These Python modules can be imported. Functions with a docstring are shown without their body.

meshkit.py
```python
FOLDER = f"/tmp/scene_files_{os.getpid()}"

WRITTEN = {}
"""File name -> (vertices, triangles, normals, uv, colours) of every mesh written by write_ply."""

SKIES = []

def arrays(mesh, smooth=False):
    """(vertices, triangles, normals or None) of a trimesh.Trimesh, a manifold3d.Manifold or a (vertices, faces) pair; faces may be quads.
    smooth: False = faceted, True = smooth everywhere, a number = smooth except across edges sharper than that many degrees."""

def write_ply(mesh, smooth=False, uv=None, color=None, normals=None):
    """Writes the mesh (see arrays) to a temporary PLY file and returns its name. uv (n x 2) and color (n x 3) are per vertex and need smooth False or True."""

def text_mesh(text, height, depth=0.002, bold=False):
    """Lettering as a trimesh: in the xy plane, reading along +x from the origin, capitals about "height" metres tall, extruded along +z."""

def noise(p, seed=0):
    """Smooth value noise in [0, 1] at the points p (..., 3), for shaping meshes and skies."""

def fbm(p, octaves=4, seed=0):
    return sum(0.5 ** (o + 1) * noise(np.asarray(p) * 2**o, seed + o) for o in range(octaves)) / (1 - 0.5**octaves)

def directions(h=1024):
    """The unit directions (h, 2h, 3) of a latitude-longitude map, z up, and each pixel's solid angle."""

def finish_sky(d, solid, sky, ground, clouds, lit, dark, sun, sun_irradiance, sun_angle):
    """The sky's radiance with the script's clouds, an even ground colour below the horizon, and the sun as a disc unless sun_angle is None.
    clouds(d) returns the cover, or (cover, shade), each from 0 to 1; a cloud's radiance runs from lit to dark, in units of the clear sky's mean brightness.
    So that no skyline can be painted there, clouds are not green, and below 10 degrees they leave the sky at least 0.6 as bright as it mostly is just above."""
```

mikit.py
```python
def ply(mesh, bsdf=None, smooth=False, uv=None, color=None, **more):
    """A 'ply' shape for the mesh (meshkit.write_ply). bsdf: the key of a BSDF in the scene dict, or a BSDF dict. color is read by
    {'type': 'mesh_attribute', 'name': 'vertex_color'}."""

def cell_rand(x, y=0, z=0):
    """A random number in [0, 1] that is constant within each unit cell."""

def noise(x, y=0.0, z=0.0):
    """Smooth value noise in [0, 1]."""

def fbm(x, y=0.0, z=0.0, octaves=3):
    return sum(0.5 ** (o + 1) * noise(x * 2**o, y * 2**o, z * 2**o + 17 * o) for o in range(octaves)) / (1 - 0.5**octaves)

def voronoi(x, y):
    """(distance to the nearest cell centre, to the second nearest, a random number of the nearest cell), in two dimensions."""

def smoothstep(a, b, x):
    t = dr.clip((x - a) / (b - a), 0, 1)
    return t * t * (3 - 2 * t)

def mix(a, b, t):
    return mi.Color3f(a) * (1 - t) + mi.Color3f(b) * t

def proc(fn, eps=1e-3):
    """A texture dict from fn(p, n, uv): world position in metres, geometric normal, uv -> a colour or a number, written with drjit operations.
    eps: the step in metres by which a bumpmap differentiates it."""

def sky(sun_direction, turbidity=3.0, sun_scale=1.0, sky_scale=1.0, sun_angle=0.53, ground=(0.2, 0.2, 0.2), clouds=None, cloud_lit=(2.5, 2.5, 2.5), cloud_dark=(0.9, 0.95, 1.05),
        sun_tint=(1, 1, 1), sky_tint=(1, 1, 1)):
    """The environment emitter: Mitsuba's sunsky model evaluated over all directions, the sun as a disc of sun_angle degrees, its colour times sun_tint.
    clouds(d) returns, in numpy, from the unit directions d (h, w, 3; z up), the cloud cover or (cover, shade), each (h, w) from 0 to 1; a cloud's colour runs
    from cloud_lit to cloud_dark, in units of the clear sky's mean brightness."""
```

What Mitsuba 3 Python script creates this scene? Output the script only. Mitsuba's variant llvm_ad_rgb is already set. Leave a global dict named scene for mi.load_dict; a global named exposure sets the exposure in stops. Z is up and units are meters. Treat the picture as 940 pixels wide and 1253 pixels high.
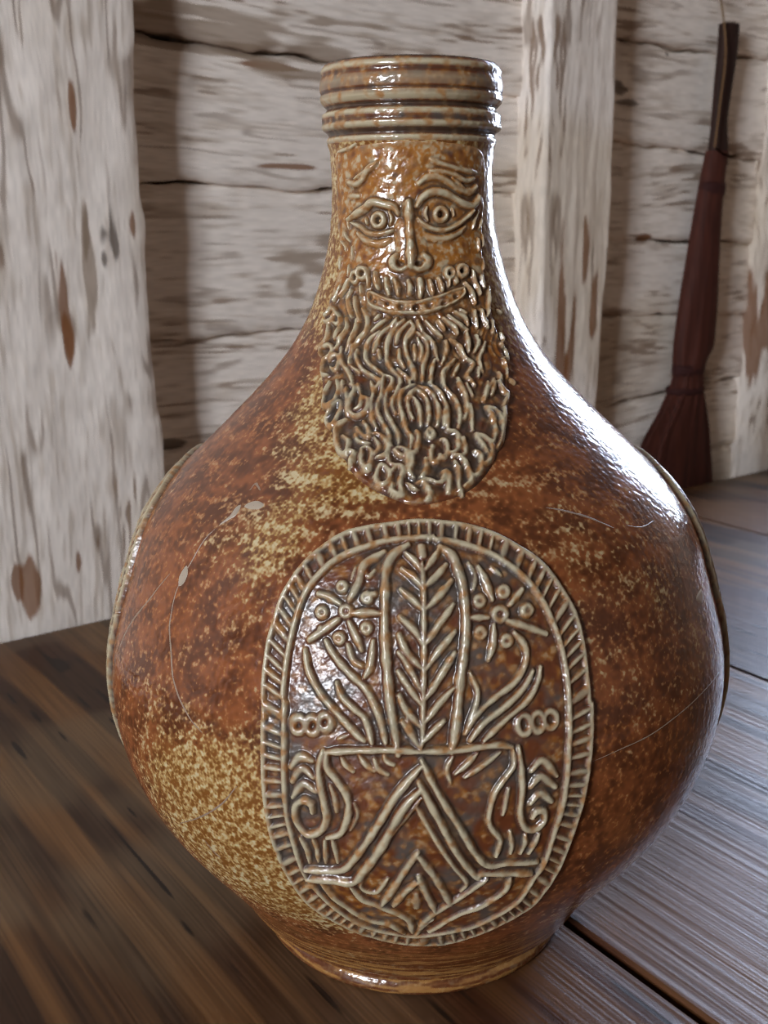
import math
import numpy as np, trimesh, drjit as dr, mitsuba as mi, mikit, meshkit
from scipy.ndimage import gaussian_filter
from scipy.spatial import cKDTree
from scipy.interpolate import CubicSpline, PchipInterpolator
from shapely.geometry import Polygon
from shapely import contains_xy

T = mi.ScalarTransform4f
scene, labels = {}, {}

# ------------------------------------------------------------------ camera, light, exposure
# world: X runs along the plank wall, Y points into it (post faces at Y = 0), table top at z = 0.75
FOCAL, PITCH, YAW = 1296.38, math.radians(15.797), math.radians(35.9)
EYE = [0.0, -0.640, 1.0075]
LOOK = [EYE[0] + math.cos(PITCH) * math.sin(YAW), EYE[1] + math.cos(PITCH) * math.cos(YAW), EYE[2] - math.sin(PITCH)]
scene['camera'] = {'type': 'thinlens', 'fov': math.degrees(2 * math.atan(470 / FOCAL)), 'fov_axis': 'x', 'aperture_radius': 0.0007,
                   'focus_distance': 0.30, 'near_clip': 0.02, 'far_clip': 50.0, 'to_world': T().look_at(origin=EYE, target=LOOK, up=[0, 0, 1])}
exposure = -0.82
DAY_SIDE = [100.0, 104.0, 112.0]      # radiance of the daylit panes, window in the wall to the left
DAY_BACK = [36.0, 43.0, 58.0]      # window further along the plank wall, right of the frame

# ------------------------------------------------------------------ helpers
def lin(r, g, b):
    return tuple(((c / 255 + 0.055) / 1.055) ** 2.4 if c > 10 else c / 3294.6 for c in (r, g, b))

def add(key, mesh, bsdf, smooth=False, **k):
    scene[key] = mikit.ply(mesh, bsdf, smooth, **k)

def add_raw(key, v, f, n, bsdf, color=None):
    """a piece of a larger mesh that keeps the whole mesh's normals"""
    used, inv = np.unique(f, return_inverse=True)
    path = meshkit.write_ply((v[used], inv.reshape(-1, 3)), False, None, None if color is None else color[used], normals=n[used])
    scene[key] = {'type': 'ply', 'filename': path, 'face_normals': False, 'bsdf': {'type': 'ref', 'id': bsdf}}

def vnormals(v, f):
    n = np.zeros_like(v); fn = np.cross(v[f[:, 1]] - v[f[:, 0]], v[f[:, 2]] - v[f[:, 0]])
    for k in range(3): np.add.at(n, f[:, k], fn)
    return n / np.maximum(np.linalg.norm(n, axis=1, keepdims=True), 1e-15)

def box(x0, x1, y0, y1, z0, z1, bevel=0.0):
    if bevel:
        b = bevel; pts = []
        for sx, x in ((1, x0), (-1, x1)):
            for sy, y in ((1, y0), (-1, y1)):
                for sz, z in ((1, z0), (-1, z1)):
                    pts += [(x + sx * b, y + sy * b, z), (x + sx * b, y, z + sz * b), (x, y + sy * b, z + sz * b)]
        return trimesh.Trimesh(*(lambda h: (h.vertices, h.faces))(trimesh.convex.convex_hull(np.array(pts))), process=False)
    m = trimesh.creation.box((x1 - x0, y1 - y0, z1 - z0)); m.apply_translation(((x0 + x1) / 2, (y0 + y1) / 2, (z0 + z1) / 2)); return m

def join(*m): return trimesh.util.concatenate(list(m))

def grid_faces(nr, nc, wrap=False):
    i, j = np.meshgrid(np.arange(nr - 1), np.arange(nc if wrap else nc - 1), indexing='ij')
    a = i * nc + j; b = i * nc + (j + 1) % nc; c = a + nc; d = b + nc
    return np.concatenate([np.stack([a, b, d], -1).reshape(-1, 3), np.stack([a, d, c], -1).reshape(-1, 3)])

def catmull(p, n=12, closed=False):
    p = np.asarray(p, float)
    if len(p) == 2: return p[0] + (p[1] - p[0]) * np.linspace(0, 1, n)[:, None]
    q = np.vstack([p[-1], p, p[0], p[1]]) if closed else np.vstack([2 * p[0] - p[1], p, 2 * p[-1] - p[-2]])
    t = np.linspace(0, 1, n, endpoint=False)[:, None]; out = []
    for i in range(len(q) - 3):
        a, b, c, d = q[i:i + 4]
        out.append(0.5 * (2 * b + (c - a) * t + (2 * a - 5 * b + 4 * c - d) * t ** 2 + (3 * b - a - 3 * c + d) * t ** 3))
    return np.vstack(out + [q[-2:-1] if closed else p[-1:]])

# ------------------------------------------------------------------ materials
noise, fbm, voronoi, smoothstep, mix = mikit.noise, mikit.fbm, mikit.voronoi, mikit.smoothstep, mikit.mix
BOTTLE = (0.2197, -0.3546, 0.75)
COSY, SINY = math.cos(YAW), math.sin(YAW)

def bottle_local(p):
    """millimetres in the jug's own frame: angle round the axis, height, and the point itself"""
    dx, dy = p.x - BOTTLE[0], p.y - BOTTLE[1]
    x, y = (dx * COSY - dy * SINY) * 1000, (dx * SINY + dy * COSY) * 1000
    return dr.atan2(x, -y), x, y, (p.z - BOTTLE[2]) * 1000

def spot(th, z, t0, z0, rt, rz):
    return dr.exp(-(dr.square((th - t0) / rt) + dr.square((z - z0) / rz)))

def glaze_color(p, n, uv):
    th, x, y, z = bottle_local(p)
    w = fbm(x * 0.05, y * 0.05, z * 0.05, 3) - 0.5
    # where the salt glaze fired ochre rather than rust brown
    zone = 1.15 * spot(th, z, -0.58, 86, 0.34, 30) + 0.75 * spot(th, z, -0.52, 168, 0.13, 15) + 0.9 * spot(th, z, -0.60, 203, 0.22, 15)
    zone += 0.6 * spot(th, z, -0.18, 184, 0.40, 6) + 0.28 * spot(th, z, 0.80, 150, 0.45, 32) + 0.5 * spot(th, z, 0.80, 47, 0.3, 14) + 0.8 * spot(th, z, -0.4, 60, 0.35, 16)
    zone += smoothstep(206, 236, z) * 0.85 + 0.45 * smoothstep(34, 12, z)
    zone = dr.clip(zone + 0.7 * w, 0, 1.2)
    a, b, c_ = x * 0.80 + y * 0.36 - z * 0.48, -x * 0.60 + y * 0.48 - z * 0.64, y * 0.80 + z * 0.60      # turned, so that no lattice shows
    n1 = 0.5 + 0.75 * (noise(a * 0.66 + 9, b * 0.66, c_ * 0.66) + noise(b * 0.58 + 0.33 * a, c_ * 0.66 - 0.2 * a + 30, a * 0.58 - 0.33 * b) - 1)
    n2 = 0.5 + 0.75 * (noise(a * 1.35, b * 1.35 + 4, c_ * 1.35) + noise(b * 1.2 + 0.6 * a, c_ * 1.35 + 50, a * 1.2 - 0.6 * b) - 1)
    n3 = fbm(a * 0.15, b * 0.15, c_ * 0.15 + 7, 3)
    streak = noise(th * 7 + 0.02 * z, 3.0, z * 0.42)
    s = 0.55 * n1 + 0.45 * n2 + 0.55 * (streak - 0.5) * smoothstep(150, 185, z) * smoothstep(205, 185, z)
    brown = mix(lin(80, 42, 22), lin(124, 70, 38), smoothstep(0.25, 0.75, n3 + 0.35 * (n1 - 0.5)))
    brown = mix(brown, lin(64, 32, 17), 0.7 * spot(th, z, 1.05, 95, 0.22, 26) * smoothstep(0.35, 0.6, n1))
    brown = mix(brown, lin(160, 102, 56), smoothstep(0.52, 0.86, s) * 0.65)
    ochre = mix(lin(110, 68, 30), lin(162, 130, 80), smoothstep(0.32, 0.66, s))
    ochre = mix(ochre, lin(184, 172, 138), smoothstep(0.54, 0.82, s) * 0.8)
    c = mix(brown, ochre, smoothstep(0.45, 1.08, 1.1 * zone + 0.9 * (s - 0.5) + 0.28))
    foot = noise(th * 5 + 3, 1.0, z * 0.85) * 0.6 + 0.4 * noise(th * 16, 6.0, z * 1.3)
    c = mix(c, mix(lin(84, 44, 22), lin(150, 108, 60), smoothstep(0.38, 0.72, foot)), smoothstep(44, 18, z) * 0.85)
    return c

def glaze_bump(p, n, uv):
    th, x, y, z = bottle_local(p)
    a, b, c = x * 0.80 + y * 0.36 - z * 0.48, -x * 0.60 + y * 0.48 - z * 0.64, y * 0.80 + z * 0.60
    return noise(a * 0.7, b * 0.7, c * 0.7) + 0.45 * noise(a * 1.7, b * 1.7 + 5, c * 1.7)

def glaze(color, rough=0.16, peel=0.00014, coat=0.6):
    return {'type': 'bumpmap', 'arbitrary': mikit.proc(glaze_bump, 3e-4), 'scale': peel,
            'bsdf': {'type': 'principled', 'base_color': color, 'roughness': rough, 'specular': 0.55, 'clearcoat': coat, 'clearcoat_gloss': 0.94}}

scene['salt_glaze'] = glaze(mikit.proc(glaze_color))
scene['relief_glaze'] = glaze({'type': 'mesh_attribute', 'name': 'vertex_color'}, 0.32, 0.00022, 0.3)
scene['face_glaze'] = glaze({'type': 'mesh_attribute', 'name': 'vertex_color'}, 0.20, 0.00020, 0.6)
scene['bare_clay'] = {'type': 'principled', 'base_color': {'type': 'rgb', 'value': lin(156, 142, 126)}, 'roughness': 0.16, 'specular': 0.5}
scene['crack_fill'] = {'type': 'principled', 'base_color': {'type': 'rgb', 'value': lin(132, 112, 96)}, 'roughness': 0.4}

# stains: (a along the surface, z, half width, half height, kind 0 bare brown wood / 1 dark knot / 2 dull grey-brown), kind weight
POST_STAINS = [(0.2537, 0.9954, .008, .014, 1), (0.2525, 0.980, .004, .010, 1), (0.2382, 1.0669, .0022, .014, 0), (0.2253, 0.9527, .004, .022, 0), (0.1797, 0.7868, .0035, .010, 0), (0.1891, 0.783, .004, .016, 0),
               (0.2252, 0.934, .0025, .014, 0), (0.222, 0.790, .003, .010, 0), (0.6488, 0.908, .006, .042, 0), (0.6603, 0.900, .005, .040, 0), (0.6856, 0.928, .005, .040, 0), (0.6723, 0.9697, .0035, .018, 0),
               (0.945, 0.900, .012, .040, 0), (0.960, 0.91, .006, .05, 0), (0.6178, 1.1398, .002, .02, 1), (0.213, 1.107, .002, .04, 2), (0.272, 1.0, .004, .010, 0), (0.245, 0.965, .006, .03, 2)]
PLANK_STAINS = [(0.420, 0.972, .030, .011, 2), (0.408, 0.958, .014, .016, 2), (0.452, 0.986, .03, .009, 2), (0.43, 0.945, .012, .010, 2), (0.3944, 1.1039, .022, .0022, 0), (0.4035, 1.0389, .02, .002, 0), (0.3021, 0.851, .010, .006, 1),
                (0.7388, 1.1092, .008, .005, 1), (0.752, 1.100, .018, .003, 1), (0.7804, 0.9842, .012, .003, 0), (0.36, 1.125, .10, .014, 2), (0.43, 1.112, .05, .010, 2), (0.885, 0.845, .02, .005, 1), (0.80, 1.143, .004, .003, 1)]

def wash(a, z, along, across, stains, tone):
    """old whitewash on rough timber: along / across the grain in metres"""
    wv = 0.012 * (noise(along * 7, across * 18, 2.0) - 0.5)
    ac = across + wv
    g1 = fbm(along * 15, ac * 110, 3.0, 4); g2 = noise(along * 55, ac * 520, 8.0); g3 = noise(along * 130, ac * 1100, 5.0); patch = fbm(along * 8, ac * 24, 11.0, 4)
    c = mix(lin(238, 230, 221), lin(204, 192, 179), smoothstep(0.46, 0.80, 0.55 * g1 + 0.45 * g2))
    c = mix(c, lin(206, 190, 166), smoothstep(0.5, 0.7, fbm(along * 5 + 7, ac * 9, 31.0, 2)) * 0.5)
    c = mix(c, lin(156, 136, 116), smoothstep(0.58, 0.76, patch + 0.20 * (g2 - 0.5)) * 0.6 * tone)
    line = smoothstep(0.060, 0.012, dr.abs(fbm(along * 7, ac * 75, 17.0, 3) - 0.5)) * smoothstep(0.48, 0.64, noise(along * 26, ac * 80, 23.0))
    c = mix(c, lin(112, 84, 58), line * 0.75 * tone)
    c = mix(c, lin(112, 78, 50), smoothstep(0.645, 0.71, 0.55 * g1 + 0.45 * patch + 0.26 * (g2 - 0.5)) * 0.8 * tone)
    c = c * (0.90 + 0.2 * g3)
    wob = 2.6 * (fbm(along * 14, ac * 150, 5.0, 3) - 0.5) + 0.7 * (noise(a * 60, z * 60, 9.0) - 0.5)
    for s0, z0, wa, wz, kind in stains:
        d = dr.sqrt(dr.square((a - s0) / wa) + dr.square((z - z0) / wz)) + wob
        c = mix(c, (lin(128, 84, 50), lin(84, 70, 58), lin(150, 130, 110))[kind], smoothstep(1.2, 0.75, d) * (0.85, 0.8, 0.75)[kind])
    return c

scene['washed_post'] = {'type': 'principled', 'roughness': 0.8, 'specular': 0.25, 'base_color': mikit.proc(lambda p, n, uv: wash(p.x, p.z, p.z, p.x + 0.8 * p.y, POST_STAINS, 0.8))}
scene['washed_plank'] = {'type': 'principled', 'roughness': 0.8, 'specular': 0.25, 'base_color': mikit.proc(lambda p, n, uv: wash(p.x, p.z, p.x, p.z + 0.6 * p.y, PLANK_STAINS, 0.6))}

def wood_field(p):
    """distance field of a flat-sawn board, grain along Y; one pattern per table plank (0.245 m wide)"""
    k = dr.floor((p.x - 0.0118) / 0.245)
    u = p.x - 0.0118 - 0.245 * k; v = p.y + 0.31 * k
    wob = fbm(u * 9 + 3 * k, v * 2.2, k, 3) - 0.5
    r = dr.sqrt(dr.square(u - 0.055 - 0.05 * wob) + dr.square((v + 0.31) * 0.16) + 1e-5)
    return u, v, r, k, wob

def table_color(p, n, uv):
    u, v, r, k, wob = wood_field(p)
    band = noise(r * 115 + 2.0 * wob, 2.0, k)
    fib = noise(u * 1300, v * 28, 4.0); fib2 = fbm(u * 300, v * 9, 9.0, 2)
    pit = noise(u * 260, v * 34, 21.0)
    patch = fbm(p.x * 17, p.y * 11, 2.0, 3)
    c = mix(lin(102, 70, 40), lin(54, 34, 20), smoothstep(0.35, 0.70, band + 0.35 * (fib2 - 0.5)))
    c = mix(c, lin(104, 86, 64), smoothstep(0.52, 0.70, patch) * 0.45)
    c = mix(c, lin(70, 38, 22), smoothstep(0.55, 0.75, fbm(p.x * 12 + 5, p.y * 5, 7.0, 2)) * 0.6)
    c = mix(c, lin(28, 20, 16), smoothstep(0.78, 0.86, 0.6 * pit + 0.4 * band) * 0.9)
    return c * (0.78 + 0.44 * fib)

def table_bump(p, n, uv):
    u, v, r, k, wob = wood_field(p)
    return 0.6 * noise(r * 115 + 2.0 * wob, 2.0, k) + 0.8 * fbm(u * 420, v * 6, 4.0, 2) + 0.25 * noise(u * 1500, v * 30, 1.0)

scene['table_wood'] = {'type': 'bumpmap', 'arbitrary': mikit.proc(table_bump, 4e-4), 'scale': 0.0004,
                       'bsdf': {'type': 'principled', 'base_color': mikit.proc(table_color), 'roughness': 0.45, 'specular': 0.27}}

def plain(key, rgb, rough=0.8, spec=0.3):
    scene[key] = {'type': 'principled', 'base_color': {'type': 'rgb', 'value': lin(*rgb)}, 'roughness': rough, 'specular': spec}
plain('dark_gap', (58, 48, 40)); plain('limewash', (112, 94, 76)); plain('old_ceiling', (84, 64, 46)); plain('floor_wood', (70, 50, 34), 0.6)
plain('sash_paint', (206, 200, 190), 0.5); plain('cord_fibre', (120, 92, 60)); plain('nail_iron', (52, 46, 42), 0.5)
plain('binding', (52, 22, 20), 0.8)
scene['broom_twig'] = {'type': 'principled', 'roughness': 0.75, 'specular': 0.3,
                       'base_color': mikit.proc(lambda p, n, uv: mix(lin(44, 19, 14), lin(84, 40, 28), fbm(p.x * 420, p.y * 420, p.z * 12, 2)))}
scene['broom_grip'] = {'type': 'principled', 'roughness': 0.7, 'specular': 0.3,
                       'base_color': mikit.proc(lambda p, n, uv: mix(lin(30, 19, 17), lin(58, 34, 26), fbm(p.x * 300, p.y * 300, p.z * 20, 2)))}

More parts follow.
